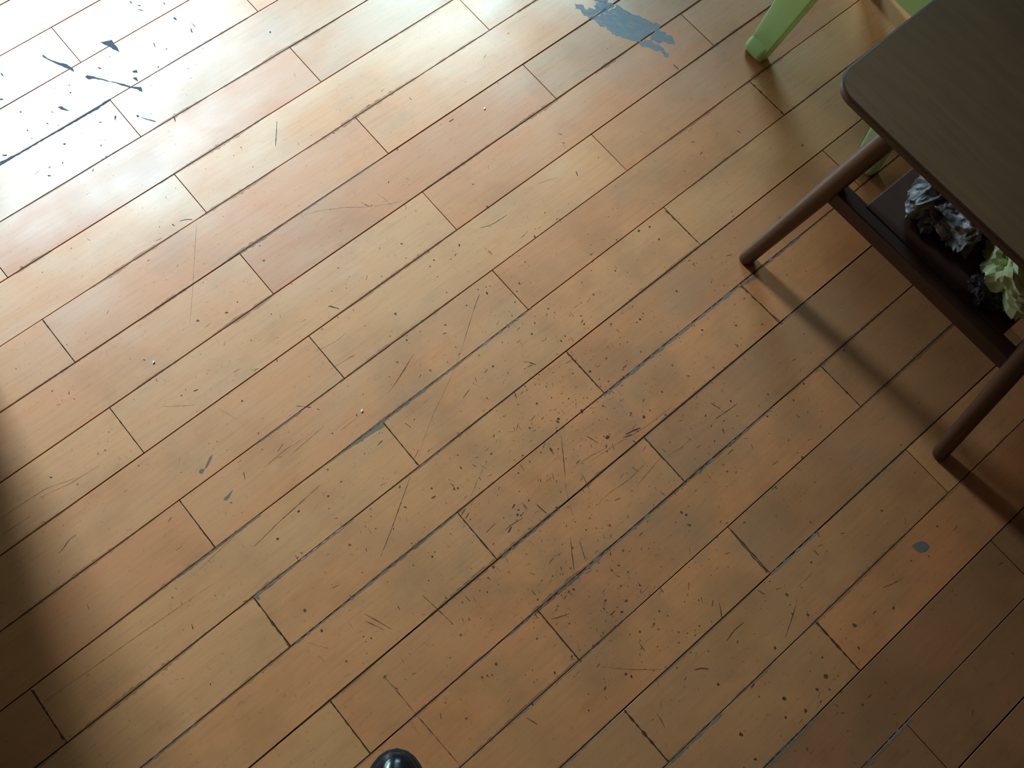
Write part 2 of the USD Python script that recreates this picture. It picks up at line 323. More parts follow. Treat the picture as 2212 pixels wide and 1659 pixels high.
# ------------------------------------------------------------------ things on the shelf
def crumple(outline, z0, height, seed, sub=5, creases=0.014, freq=26.0, power=0.35, facet=False):
    """a closed crumpled lump standing on z0 inside the outline (x, y)"""
    s = trimesh.creation.icosphere(subdivisions=sub); v = np.array(s.vertices)
    pl = np.array(outline); c = pl.mean(0); pg = Polygon(pl)
    ang = np.arctan2(v[:, 1], v[:, 0]); rad = np.hypot(v[:, 0], v[:, 1])
    tab = []
    for a in np.linspace(-math.pi, math.pi, 241):
        ray = LineString([c, c + 2 * np.array([math.cos(a), math.sin(a)])]).intersection(pg.boundary)
        d = [np.linalg.norm(np.array(g.coords[0]) - c) for g in getattr(ray, 'geoms', [ray]) if not g.is_empty]
        tab.append(max(d) if d else .02)
    reach = np.interp(ang, np.linspace(-math.pi, math.pi, 241), tab)
    h = np.sign(v[:, 2]) * np.abs(v[:, 2]) ** 0.7
    xy = c + np.c_[np.cos(ang), np.sin(ang)] * (reach * rad ** power * (0.80 + 0.20 * rad))[:, None]
    p = np.c_[xy, z0 + height * 0.5 * (h + 1) * 0.9]
    nr = v / np.linalg.norm(v, axis=1, keepdims=True)
    q = p * freq
    ridge = lambda w, sd: 1 - np.abs(2 * meshkit.noise(w, sd) - 1) * 2
    wob = np.c_[meshkit.noise(q, seed + 5), meshkit.noise(q, seed + 6), meshkit.noise(q, seed + 7)] * 0.8
    d = creases * (0.6 * ridge(q + wob, seed) + 0.45 * ridge(q * 2.3 + wob * 2, seed + 1) + 0.22 * ridge(q * 5.1 + wob * 3, seed + 2) - 0.35)
    p = p + nr * d[:, None]
    p[:, 2] = np.maximum(p[:, 2], z0 + 0.0006)
    return trimesh.Trimesh(p, s.faces, process=False)
M_BAG = mat('grey_film', {
    'g': ('geometry', {}), 'n': ('noise_texture', {'scale': 38.0, 'detail': 4.0, 'roughness': 0.6, 'distortion': 0.6}),
    'r': ('rgb_ramp', {'ramp': [(0.34, (0.085, 0.082, 0.085)), (0.52, (0.24, 0.235, 0.24)), (0.68, (0.75, 0.74, 0.74))]}),
    'b': ('bump', {'strength': 0.35, 'distance': 0.004}),
    'p': ('principled_bsdf', {'roughness': 0.42, 'specular_ior_level': 0.5, 'subsurface_weight': 0.0})},
    [('g.position', 'n.vector'), ('n.fac', 'r.fac'), ('r.color', 'p.base_color'), ('n.fac', 'b.height'), ('b.normal', 'p.normal')])
M_BAGD = plain('black_film', (0.016, 0.014, 0.013), 0.45)
M_PAPER = mat('pale_green_paper', {
    'g': ('geometry', {}), 'n': ('noise_texture', {'scale': 55.0, 'detail': 3.0}),
    'r': ('rgb_ramp', {'ramp': [(0.3, (0.72, 0.86, 0.44)), (0.7, (0.82, 0.94, 0.58))]}),
    'p': ('principled_bsdf', {'roughness': 0.55, 'specular_ior_level': 0.3})}, [('g.position', 'n.vector'), ('n.fac', 'r.fac'), ('r.color', 'p.base_color')])
bag_outline = [(1.19, .150), (1.06, .166), (1.022, .154), (.986, .139), (.969, .126), (.985, .112), (.984, .085), (.982, .052), (.986, .040), (1.0, .044), (1.02, .054), (1.06, .060), (1.12, .064), (1.19, .07)]
bag = thing('plastic_bag', 'crumpled grey translucent plastic bag lying on the shelf under the table top', 'bag')
obj('film', crumple(bag_outline, SZ, 0.058, 11, sub=6, creases=0.016, freq=30.0), M_BAG, bag, smooth=24)
knot = [(.985, .118), (.975, .112), (.968, .100), (.978, .092), (.990, .100)]
obj('bag_handle', crumple(knot, SZ, 0.014, 5, sub=4, creases=0.004, freq=80.0), M_BAG, bag, smooth=24)
dk = obj('black_bag', crumple([(.952, -.006), (.962, .008), (.985, .0), (1.0, -.02), (.985, -.05), (.955, -.045), (.944, -.025)], SZ, 0.022, 23, sub=4, creases=0.006, freq=60.0), M_BAGD, smooth=24)
dk.SetCustomDataByKey('label', 'small black film scrap peeking out beside the pale green crumpled wrapper'); dk.SetCustomDataByKey('category', 'scrap')

def wrapper_mesh():
    s = crumple([(1.035, .026), (1.018, .022), (1.012, .008), (.992, .0), (.976, -.012), (.967, -.032), (.958, -.050), (.968, -.064), (.99, -.072), (1.03, -.080), (1.07, -.06), (1.075, -.01), (1.06, .02)],
                SZ + .001, 0.062, 31, sub=3, creases=0.022, freq=34.0)
    return s
wrap = thing('crumpled_wrapper', 'crumpled pale green paper wrapper with small brown flower print on the table shelf', 'wrapper')
wm = wrapper_mesh()
obj('paper', wm, M_PAPER, wrap)
M_PRINT = plain('brown_print', (0.055, 0.035, 0.012), 0.6)
def flower(px, py, size, seed):
    """five petals laid on the paper, each vertex dropped along -z onto it"""
    r = random.Random(seed); tris = []
    loc, idx, _ = None, None, None
    for k in range(5):
        a = 2 * math.pi * k / 5 + r.random() * .5
        for w0, w1 in ((-.35, .35),):
            tris.append([(px, py), (px + size * math.cos(a + w0), py + size * math.sin(a + w0)), (px + size * math.cos(a + w1), py + size * math.sin(a + w1))])
    v = np.array(tris).reshape(-1, 2); o = np.c_[v, np.full(len(v), 1.0)]
    V, T = np.array(wm.vertices), np.array(wm.faces); z = []
    for x, y, _ in o:
        a, b, c = V[T[:, 0]], V[T[:, 1]], V[T[:, 2]]
        den = (b[:, 1] - c[:, 1]) * (a[:, 0] - c[:, 0]) + (c[:, 0] - b[:, 0]) * (a[:, 1] - c[:, 1]); den = np.where(np.abs(den) < 1e-14, 1e-14, den)
        l1 = ((b[:, 1] - c[:, 1]) * (x - c[:, 0]) + (c[:, 0] - b[:, 0]) * (y - c[:, 1])) / den
        l2 = ((c[:, 1] - a[:, 1]) * (x - c[:, 0]) + (a[:, 0] - c[:, 0]) * (y - c[:, 1])) / den
        zz = l1 * a[:, 2] + l2 * b[:, 2] + (1 - l1 - l2) * c[:, 2]
        ok = (l1 >= -1e-6) & (l2 >= -1e-6) & (l1 + l2 <= 1 + 1e-6)
        z.append(zz[ok].max() + .0006 if ok.any() else SZ + .03)
    return trimesh.Trimesh(np.c_[v, z], np.arange(len(v)).reshape(-1, 3), process=False)
for px, py, sz in ((1.004, .006, .0042), (.998, -.0005, .0042), (1.022, -.002, .0042), (1.012, -.022, .0042), (1.034, -.03, .0042), (1.04, .006, .0042)):
    obj('printed_flower', flower(px, py, sz, int(px * 1e4)), M_PRINT, wrap)

# ------------------------------------------------------------------ shoe of whoever stands at the bottom edge
shoe = thing('leather_shoe', 'glossy black leather shoe whose round toe points up at the bottom edge of the photo', 'shoe', loc=(-0.0225, 0.0460, 0), rotz=math.degrees(math.atan2(0.76, 0.65)))
M_LEATHER = mat('black_leather', {'tc': ('texture_coordinate', {}), 'v': ('voronoi_texture', {'scale': 420.0}), 'b': ('bump', {'strength': 0.04, 'distance': 0.0004}),
    'p': ('principled_bsdf', {'base_color': (0.010, 0.010, 0.013), 'roughness': 0.17, 'specular_ior_level': 0.22})}, [('tc.object', 'v.vector'), ('v.distance', 'b.height'), ('b.normal', 'p.normal')])
M_RUBBER = plain('black_rubber', (0.022, 0.020, 0.020), 0.7, specular_ior_level=0.25)
M_LINING = plain('shoe_lining', (0.05, 0.04, 0.035), 0.9)
M_LACE = plain('black_lace', (0.012, 0.012, 0.014), 0.8)
# toe at the local origin, heel along -x; (x, half width inside, half width outside)
PLAN = [(0.0, .0), (-.003, .0135), (-.010, .0240), (-.022, .0335), (-.04, .0410), (-.07, .0470), (-.11, .0455), (-.16, .0395), (-.21, .0350), (-.25, .0345), (-.275, .0290), (-.287, .0170), (-.291, .0)]
px_, pw_ = np.array([p[0] for p in PLAN])[::-1], np.array([p[1] for p in PLAN])[::-1]
def plan(n, inset):
    t = np.linspace(0, 2 * math.pi, n, endpoint=False); x = -.1455 + .1455 * np.cos(t); w = np.interp(x, px_, pw_)
    w = np.maximum(w, 0.0) ; y = np.sign(np.sin(t)) * w
    o = np.c_[x, y]; c = np.array([-.13, 0]); d = o - c; L = np.linalg.norm(d, axis=1, keepdims=True); return c + d * (1 - inset / L)
def loft(rings):
    n = len(rings[0]); v = np.vstack(rings); f = []
    for j in range(len(rings) - 1):
        for i in range(n):
            a, b = j * n + i, j * n + (i + 1) % n; f += [(a, b, b + n), (a, b + n, a + n)]
    k = len(v); v = np.vstack([v, rings[0].mean(0), rings[-1].mean(0)]); m = (len(rings) - 1) * n
    for i in range(n): f += [((i + 1) % n, i, k), (m + i, m + (i + 1) % n, k + 1)]
    return trimesh.Trimesh(v, f, process=False)
N = 96
ring = lambda ins, z: np.c_[plan(N, ins), np.full(N, z)]
obj('sole', loft([ring(.003, .0004), ring(0, .003), ring(0, .011), ring(.0015, .013)]), M_RUBBER, shoe, smooth=40)
def upper():
    xs = np.linspace(-.0045, -.286, 60); rings = []
    top = lambda x: np.interp(-x, [0, .004, .012, .03, .06, .10, .14, .18, .23, .27, .286], [.016, .026, .034, .043, .049, .060, .076, .083, .078, .076, .070])
    for x in xs:
        w = max(float(np.interp(x, px_, pw_)) - .004, .0015); h = float(top(x)); z0 = .011
        e = 2.3 if x > -.1 else 2.0; taper = 1 if x > -.11 else 1 - .28 * min((-.11 - x) / .08, 1)
        ring_ = []
        for a in np.linspace(-math.pi / 2 - 1.0, 1.5 * math.pi - 1.0, 41)[:-1]:
            s, c = math.sin(a), math.cos(a); r = (abs(s) ** e + abs(c) ** e) ** (-1 / e)
            zz = max(s * r, -.25); yy = c * r
            f = 1 - (1 - taper) * max(zz, 0)
            ring_.append((x, w * yy * f, z0 + (h - z0) * max(zz, 0)))
        rings.append(np.array(ring_))
    return loft(rings)
up = upper()
obj('upper', up, M_LEATHER, shoe, smooth=50)
obj('welt', loft([ring(-.0005, .0115), ring(-.0005, .0145), ring(.0025, .0155), ring(.006, .0150)]), M_RUBBER, shoe, smooth=40)
t = np.linspace(0, 2 * math.pi, 40, endpoint=False)
obj('lining', loft([np.c_[-.222 + .040 * np.cos(t), .020 * np.sin(t), np.full(40, .070)], np.c_[-.222 + .043 * np.cos(t), .0225 * np.sin(t), np.full(40, .086)]]), M_LINING, shoe, smooth=40)
for i in range(4):
    xl = -.100 - .016 * i; zl = float(np.interp(-xl, [.10, .14, .18], [.060, .076, .083])) + .001
    obj('lace', tm(balls([(xl, -.016, zl - .003, .0022), (xl, 0, zl, .0022)], 10) + balls([(xl, .016, zl - .003, .0022), (xl, 0, zl, .0022)], 10)), M_LACE, shoe, smooth=40)

# ------------------------------------------------------------------ wear and dirt lying on the boards (floor positions in metres)
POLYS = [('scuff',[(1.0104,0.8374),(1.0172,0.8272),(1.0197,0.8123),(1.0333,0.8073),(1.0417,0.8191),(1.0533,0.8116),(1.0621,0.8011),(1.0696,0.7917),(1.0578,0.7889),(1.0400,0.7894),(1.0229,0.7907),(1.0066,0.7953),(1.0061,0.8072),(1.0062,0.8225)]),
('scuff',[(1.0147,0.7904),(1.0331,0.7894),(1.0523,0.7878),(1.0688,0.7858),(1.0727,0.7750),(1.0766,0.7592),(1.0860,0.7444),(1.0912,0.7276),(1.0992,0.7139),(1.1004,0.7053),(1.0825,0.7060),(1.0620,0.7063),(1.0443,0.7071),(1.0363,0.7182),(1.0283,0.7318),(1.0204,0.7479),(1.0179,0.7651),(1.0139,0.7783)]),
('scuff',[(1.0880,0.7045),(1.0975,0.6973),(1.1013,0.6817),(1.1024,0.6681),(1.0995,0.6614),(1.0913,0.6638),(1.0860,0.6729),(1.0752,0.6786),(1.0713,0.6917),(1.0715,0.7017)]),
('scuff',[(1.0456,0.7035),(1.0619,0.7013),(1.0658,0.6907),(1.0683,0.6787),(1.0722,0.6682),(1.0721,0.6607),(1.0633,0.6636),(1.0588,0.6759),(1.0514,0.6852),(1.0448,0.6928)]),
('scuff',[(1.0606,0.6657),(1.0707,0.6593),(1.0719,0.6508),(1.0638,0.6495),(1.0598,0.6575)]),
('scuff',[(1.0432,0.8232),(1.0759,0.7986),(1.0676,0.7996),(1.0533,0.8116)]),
('gouge',[(0.2995,1.2698),(0.3083,1.2656),(0.3177,1.2622),(0.3161,1.2526),(0.3154,1.2425),(0.3138,1.2331),(0.3104,1.2402),(0.3058,1.2528),(0.3023,1.2616)]),
('gouge',[(0.2097,1.3061),(0.2117,1.2985),(0.2159,1.2872),(0.2213,1.2777),(0.2320,1.2642),(0.2342,1.2499),(0.2323,1.2439),(0.2289,1.2540),(0.2236,1.2634),(0.2196,1.2715),(0.2143,1.2846),(0.2079,1.3014)]),
('gouge',[(0.2412,1.2252),(0.2469,1.2253),(0.2530,1.2171),(0.2586,1.2081),(0.2767,1.1832),(0.2907,1.1627),(0.3028,1.1514),(0.2995,1.1421),(0.2949,1.1515),(0.2841,1.1666),(0.2697,1.1901),(0.2507,1.2135),(0.2426,1.2167)]),
('gouge',[(0.3099,1.1883),(0.3169,1.1848),(0.3144,1.1793),(0.3092,1.1838)]),
('gouge',[(0.3021,1.1757),(0.3078,1.1729),(0.3056,1.1635),(0.3029,1.1707)]),
('gouge',[(0.1735,1.2014),(0.1804,1.1982),(0.1808,1.1935),(0.1846,1.1830),(0.1802,1.1873),(0.1752,1.1935)]),
('gouge',[(0.2651,1.1099),(0.2685,1.1081),(0.2683,1.1044),(0.2647,1.1058)]),
('gouge',[(0.2687,1.1050),(0.2727,1.0973),(0.2799,1.0876),(0.2845,1.0824),(0.2838,1.0786),(0.2789,1.0861),(0.2718,1.0960)]),
('gouge',[(0.1361,1.3164),(0.1371,1.3115),(0.1366,1.3042),(0.1343,1.3098)]),
('gouge',[(0.0558,1.1759),(0.0619,1.1717),(0.0604,1.1701),(0.0550,1.1731)]),
('gouge',[(0.1414,1.1344),(0.1448,1.1346),(0.1467,1.1320),(0.1432,1.1313)]),
('gouge',[(0.2670,1.2300),(0.2704,1.2265),(0.2724,1.2214),(0.2681,1.2247)]),
('gouge',[(0.4347,1.2020),(0.4374,1.2025),(0.4350,1.1975),(0.4343,1.1924),(0.4325,1.1953)]),
('gouge',[(0.4256,1.2388),(0.4286,1.2372),(0.4285,1.2310),(0.4259,1.2342)]),
('gouge',[(0.3468,1.1696),(0.3500,1.1698),(0.3496,1.1675),(0.3466,1.1673)]),
('gouge',[(0.3876,1.2900),(0.3910,1.2862),(0.3936,1.2801),(0.3904,1.2835)]),
('gouge',[(0.3863,1.3136),(0.3877,1.3107),(0.3874,1.3059),(0.3858,1.3089)]),
('gouge',[(0.3927,1.2988),(0.3966,1.2946),(0.3964,1.2922),(0.3928,1.2961)]),
('gouge',[(0.4296,1.2767),(0.4318,1.2750),(0.4312,1.2698),(0.4295,1.2730)]),
('gouge',[(0.1421,1.1863),(0.1441,1.1842),(0.1448,1.1808),(0.1427,1.1830)]),
('gouge',[(0.1601,1.2019),(0.1619,1.1987),(0.1633,1.1942),(0.1605,1.1975)]),
('gouge',[(0.2059,1.2140),(0.2061,1.2115),(0.2045,1.2110),(0.2043,1.2135)]),
('gouge',[(0.2379,1.1307),(0.2400,1.1283),(0.2363,1.1247),(0.2325,1.1224),(0.2342,1.1263)]),
('gouge',[(0.2111,1.1361),(0.2143,1.1330),(0.2132,1.1321),(0.2105,1.1342)]),
('gouge',[(0.0916,1.0997),(0.0958,1.0958),(0.0941,1.0952),(0.0916,1.0974)]),
('gouge',[(0.1205,1.2311),(0.1235,1.2289),(0.1221,1.2265),(0.1198,1.2282)]),
('gouge',[(0.3782,1.1943),(0.3812,1.1907),(0.3797,1.1906)]),
('gouge',[(0.1090,1.2713),(0.1121,1.2678),(0.1108,1.2664),(0.1075,1.2689)]),
('gouge',[(0.1110,1.1942),(0.1128,1.1918),(0.1112,1.1907)]),
('gouge',[(0.1225,1.1059),(0.1234,1.1039),(0.1215,1.1037)]),
('gouge',[(0.5400,1.1161),(0.5431,1.1149),(0.5408,1.1118),(0.5389,1.1132)]),
('gouge',[(0.0458,1.1662),(0.0778,1.1635),(0.1201,1.1630),(0.1631,1.1626),(0.2066,1.1621),(0.2489,1.1642),(0.2481,1.1602),(0.2219,1.1584),(0.1870,1.1589),(0.1524,1.1594),(0.1101,1.1607),(0.0675,1.1604),(0.0422,1.1602)]),
('flake',[(-0.0033,0.5390),(0.0010,0.5378),(0.0031,0.5349),(-0.0008,0.5323),(-0.0047,0.5325),(-0.0061,0.5355)]),
('flake',[(0.0036,0.5356),(0.0198,0.5456),(0.0248,0.5462),(0.0180,0.5401),(0.0072,0.5350)]),
('flake',[(-0.0019,0.4805),(0.0062,0.4818),(0.0171,0.4842),(0.0106,0.4793),(0.0033,0.4762),(-0.0003,0.4769)]),
('flake',[(0.7554,-0.2302),(0.7643,-0.2338),(0.7688,-0.2413),(0.7668,-0.2488),(0.7570,-0.2498),(0.7492,-0.2452),(0.7457,-0.2368),(0.7467,-0.2303)]),
('dust',[(0.2508,0.4279),(0.2502,0.4204),(0.2432,0.4201),(0.2350,0.4225),(0.2238,0.4239),(0.2137,0.4238),(0.2011,0.4246),(0.1852,0.4268),(0.1776,0.4283),(0.2039,0.4282),(0.2266,0.4289),(0.2444,0.4288)]),
('dust',[(-0.0491,0.3373),(-0.0391,0.3343),(-0.0280,0.3358),(-0.0139,0.3356),(-0.0214,0.3336),(-0.0364,0.3353),(-0.0441,0.3331),(-0.0464,0.3276),(-0.0500,0.3305)]),
('dust',[(0.8481,0.2465),(0.8788,0.2452),(0.8851,0.2376),(0.8727,0.2392),(0.8543,0.2429)])]
STROKES = [('blue',1.3,[(0.4412,0.9586),(0.4261,0.9391),(0.4111,0.9210)]),
('dark',1.2,[(0.5818,0.5916),(0.5919,0.5870),(0.6054,0.5840),(0.6318,0.5831)]),
('blue',1.6,[(0.3033,0.6334),(0.3086,0.6271),(0.3134,0.6192)]),
('brown',0.9,[(0.5038,0.5005),(0.4887,0.4917),(0.4712,0.4799)]),
('brown',0.8,[(0.4712,0.4799),(0.4538,0.4681),(0.4335,0.4539)]),
('faint',0.8,[(0.4335,0.4539),(0.3959,0.4289),(0.3553,0.4075),(0.3217,0.3910),(0.2813,0.3667),(0.2527,0.3477)]),
('brown',0.9,[(0.2653,0.3590),(0.2523,0.3527)]),
('brown',1.1,[(0.2296,0.3342),(0.1980,0.3143),(0.1580,0.2888),(0.1222,0.2681)]),
('faint',0.9,[(0.3268,0.2777),(0.3020,0.2655),(0.2753,0.2507)]),
('dark',1.1,[(0.3565,0.4855),(0.3280,0.4738),(0.3027,0.4647)]),
('faint',0.9,[(0.3372,0.4762),(0.3097,0.4668),(0.2856,0.4591)]),
('faint',0.8,[(0.2334,0.8892),(0.1880,0.8295),(0.1485,0.7783),(0.1188,0.7413)]),
('faint',1.0,[(0.3569,0.7923),(0.3950,0.7787),(0.4311,0.7581),(0.4583,0.7379),(0.4912,0.7187),(0.5241,0.7051),(0.5435,0.6988)]),
('faint',0.9,[(0.4886,0.7461),(0.4923,0.7299),(0.4926,0.7143)]),
('brown',1.0,[(0.1197,0.4088),(0.0819,0.4054),(0.0377,0.4016),(-0.0082,0.3955)]),
('brown',1.2,[(0.0546,0.2177),(0.0621,0.1987),(0.0705,0.1765)]),
('brown',1.0,[(0.0486,0.2100),(0.0551,0.1970),(0.0617,0.1822)]),
('brown',1.2,[(0.1337,0.1873),(0.1378,0.1565),(0.1419,0.1250)]),
('faint',0.8,[(-0.0307,0.2381),(-0.0230,0.2258),(-0.0129,0.2115)]),
('brown',1.2,[(0.0225,0.1300),(0.0238,0.1078),(0.0245,0.0830),(0.0248,0.0659)]),
('dirt',6.0,[(0.0226,0.1332),(0.0230,0.1296)]),
('brown',1.2,[(0.4487,0.2396),(0.4357,0.2217),(0.4185,0.1979),(0.4076,0.1835)]),
('faint',1.0,[(0.4041,0.1817),(0.3900,0.1563),(0.3789,0.1333)]),
('brown',1.4,[(0.3548,0.1125),(0.3387,0.0901),(0.3263,0.0721)]),
('brown',1.0,[(0.3618,0.0995),(0.3536,0.0822),(0.3485,0.0713)]),
('faint',1.4,[(0.4263,0.1897),(0.4614,0.1864),(0.4935,0.1792)]),
('faint',1.2,[(0.4513,0.1805),(0.5043,0.1752),(0.5557,0.1670),(0.6131,0.1643)]),
('dark',2.2,[(0.5277,0.1772),(0.5407,0.1743),(0.5528,0.1703)]),
('dark',1.6,[(0.5208,0.1761),(0.5350,0.1713)]),
('brown',1.4,[(0.4783,0.2127),(0.4820,0.2039),(0.4847,0.1941)]),
('brown',1.2,[(0.5009,0.1799),(0.4966,0.1700)]),
('brown',1.6,[(0.6671,0.1303),(0.6716,0.1139),(0.6724,0.1063)]),
('brown',1.3,[(0.6988,0.1026),(0.6775,0.1042),(0.6540,0.1065)]),
('faint',1.4,[(0.5985,0.1070),(0.5785,0.1070),(0.5600,0.1106)]),
('faint',1.4,[(0.5203,0.1240),(0.4836,0.1211),(0.4444,0.1254),(0.4290,0.1242)]),
('faint',1.4,[(0.5474,0.1161),(0.5131,0.1110),(0.4845,0.1064)]),
('brown',1.3,[(0.4549,-0.0913),(0.4473,-0.0972)]),
('dark',1.4,[(0.4590,-0.1000),(0.4536,-0.1094),(0.4471,-0.1179)]),
('brown',1.6,[(0.4677,-0.1438),(0.4477,-0.1425),(0.4297,-0.1462)]),
('brown',2.0,[(0.3649,-0.1449),(0.3749,-0.1500),(0.3817,-0.1574)]),
('brown',1.3,[(0.3296,-0.0630),(0.3289,-0.0717),(0.3280,-0.0786)]),
('brown',1.4,[(0.1392,-0.0384),(0.1419,-0.0472),(0.1444,-0.0541)]),
('brown',1.2,[(0.2826,-0.1521),(0.2810,-0.1653),(0.2781,-0.1741)]),
('brown',1.2,[(0.2798,0.0300),(0.2630,0.0364),(0.2539,0.0414)]),
('faint',1.2,[(0.2658,-0.0555),(0.2937,-0.0840),(0.3294,-0.1142)]),
('brown',1.2,[(0.5523,-0.1718),(0.5335,-0.1823),(0.5137,-0.1918),(0.5005,-0.1980)]),
('faint',1.2,[(0.5999,-0.1582),(0.5833,-0.1596),(0.5656,-0.1591)]),
('brown',1.1,[(0.6638,-0.2427),(0.6826,-0.2495),(0.6992,-0.2535)]),
('brown',1.2,[(0.6507,-0.1187),(0.6463,-0.1288)]),
('brown',1.1,[(-0.1913,0.5690),(-0.2024,0.5694),(-0.2176,0.5631),(-0.2244,0.5618)]),
('faint',1.3,[(-0.2605,0.6567),(-0.2386,0.6561),(-0.2165,0.6556),(-0.1874,0.6538),(-0.1460,0.6405)]),
('faint',1.2,[(-0.2738,0.6346),(-0.2485,0.6337),(-0.2266,0.6330)]),
('faint',1.2,[(-0.2022,0.6482),(-0.1584,0.6390),(-0.1103,0.6356)]),
('faint',1.2,[(0.0714,0.4823),(0.1110,0.4850),(0.1390,0.4827)]),
('faint',1.2,[(0.1108,0.4731),(0.1470,0.4762),(0.1789,0.4785)]),
('brown',1.1,[(0.1018,0.4897),(0.1154,0.4945)]),
('faint',1.0,[(0.1932,0.4573),(0.2332,0.4581)]),
('blue',1.3,[(0.1656,0.5302),(0.1738,0.5226),(0.1815,0.5144)]),
('faint',1.0,[(0.2384,0.5460),(0.2800,0.5421)]),
('faint',1.0,[(0.2403,0.5840),(0.2798,0.5772),(0.2953,0.5799)]),
('faint',1.0,[(0.0104,0.6552),(0.0293,0.6408),(0.0487,0.6269)]),
('blue',1.4,[(0.0603,0.6462),(0.0674,0.6443)]),
('faint',0.9,[(0.0732,0.6023),(0.0839,0.5700)]),
('faint',1.1,[(-0.0227,0.4250),(-0.0872,0.4178)]),
('brown',0.9,[(0.4250,0.1460),(0.4334,0.1764)]),
('dark',1.6,[(0.3487,0.1811),(0.3495,0.1713),(0.3511,0.1627)]),
('dark',1.1,[(0.2864,0.1826),(0.3037,0.1818),(0.3198,0.1794)]),
('brown',1.2,[(0.2825,0.1993),(0.2631,0.1974)]),
('brown',0.9,[(0.3702,0.3808),(0.3883,0.3857)]),
('faint',1.1,[(-0.0836,0.3891),(-0.1585,0.3927),(-0.2166,0.3960),(-0.2816,0.3980),(-0.3473,0.4019)]),
('dark',1.5,[(1.0628,0.6303),(1.0632,0.6175)]),
('dark',1.3,[(0.4440,-0.0770),(0.4409,-0.0831)]),
('blue',1.2,[(0.2084,0.9003),(0.2172,0.8976),(0.2258,0.8909)]),
('dark',1.6,[(0.1964,0.9033),(0.1973,0.8982)]),
('dark',1.5,[(0.7782,0.5745),(0.7746,0.5658)]),
('dark',1.0,[(0.6212,0.5355),(0.6387,0.5381)]),
('faint',1.0,[(0.7094,0.5962),(0.7265,0.5920),(0.7461,0.5846)]),
('dark',1.5,[(0.9711,0.4675),(0.9776,0.4684)]),
('dark',1.3,[(1.0567,0.4617),(1.0585,0.4542)])]
BLOBS = [('dark',0.5142,0.4944,2.6), ('dark',0.5198,0.5035,1.4), ('dark',0.5018,0.1916,4.2), ('dark',0.4627,0.2620,2.6), ('dark',0.4487,0.2493,2.0), ('dark',0.4998,0.2484,3.2), ('dark',0.5533,0.3324,1.2), ('dark',0.5536,0.2898,2.4), ('blue',0.1075,0.5879,1.7), ('dark',0.6247,0.6622,1.8), ('dark',-0.1735,0.6639,1.9), ('dark',0.0715,0.3969,2.2), ('dark',0.0240,0.3828,2.0), ('dark',0.1422,0.4206,1.6), ('dark',0.1815,0.4613,1.4), ('dark',0.3326,0.0100,2.4), ('dark',0.3864,-0.0061,2.4), ('dark',0.3556,-0.0101,2.8), ('dark',0.3396,-0.0175,2.4), ('dark',0.2893,-0.0928,2.6), ('dark',0.2853,-0.0853,2.0), ('brown',0.2493,-0.0805,3.2), ('blue',0.1568,-0.0300,2.6), ('dark',0.2087,-0.0182,2.0), ('dark',0.5095,0.0330,2.4), ('dark',0.5125,0.0259,2.4), ('brown',0.5054,0.0115,3.2), ('dark',0.2422,-0.0173,2.6), ('dark',0.3637,-0.0592,1.4), ('dark',0.3685,0.1593,2.2), ('dark',0.3433,0.1938,1.6), ('dark',0.3162,0.1879,2.6), ('dark',0.5307,0.2340,1.8), ('dark',0.1799,0.2202,2.2), ('dark',0.2223,0.1446,1.8), ('dark',0.1538,0.1964,1.2), ('dark',-0.0058,0.2380,2.4), ('dark',0.0338,0.1939,1.5), ('dark',0.0407,0.1848,1.3), ('brown',-0.0050,0.1826,1.8), ('dark',0.3544,-0.2504,3.4), ('dark',0.3470,-0.2874,2.6), ('brown',0.5055,-0.2753,3.8), ('dark',0.5207,-0.2534,2.2), ('dark',0.4366,-0.2571,3.4), ('dark',0.4484,-0.2886,3.0), ('dark',0.4196,-0.2765,2.6), ('brown',0.5485,-0.1976,2.6), ('brown',0.5454,-0.1564,3.0), ('dark',0.4766,-0.1993,2.6), ('dark',0.5314,-0.1815,1.8), ('brown',0.6554,-0.2739,3.4), ('brown',0.5912,-0.2524,4.0), ('brown',0.5720,-0.2795,3.0), ('brown',0.7516,-0.1630,2.2), ('dark',0.7215,0.0575,2.4), ('dark',0.7734,0.0491,1.8), ('brown',0.0653,0.0500,1.5), ('brown',0.0741,0.0152,1.8), ('dark',0.1333,0.0397,2.0), ('brown',0.5516,-0.0230,1.6), ('brown',0.6092,0.0341,1.8), ('brown',0.8002,-0.2348,1.8), ('dark',0.7435,0.2279,2.0), ('dark',0.7927,0.1990,2.0), ('dark',0.7446,0.4350,1.9), ('dark',0.8008,0.3918,1.9), ('brown',0.8047,0.4186,2.2), ('dark',0.7042,0.3943,1.5), ('dark',0.5731,0.4120,1.7), ('dark',0.5769,0.4006,1.8), ('dark',0.5397,0.4065,1.5), ('dark',0.6471,0.4129,1.4), ('blue',0.4777,0.4134,1.6), ('dark',0.6008,0.3556,2.4), ('brown',0.6880,0.3098,1.6)]
ZONES = [(0.489,0.265,0.096,260), (0.348,0.191,0.081,180), (0.340,-0.024,0.081,200), (0.463,-0.256,0.096,150), (0.768,0.327,0.111,120), (0.517,0.443,0.111,130), (0.198,0.225,0.111,140), (0.728,0.071,0.111,130), (0.280,0.613,0.163,120), (0.086,0.768,0.185,80), (0.656,-0.245,0.111,60), (0.301,0.034,0.081,120), (0.579,0.076,0.111,130), (0.035,0.342,0.148,80), (0.580,0.291,0.096,140), (0.259,1.230,0.133,80), (0.593,0.651,0.185,70)]
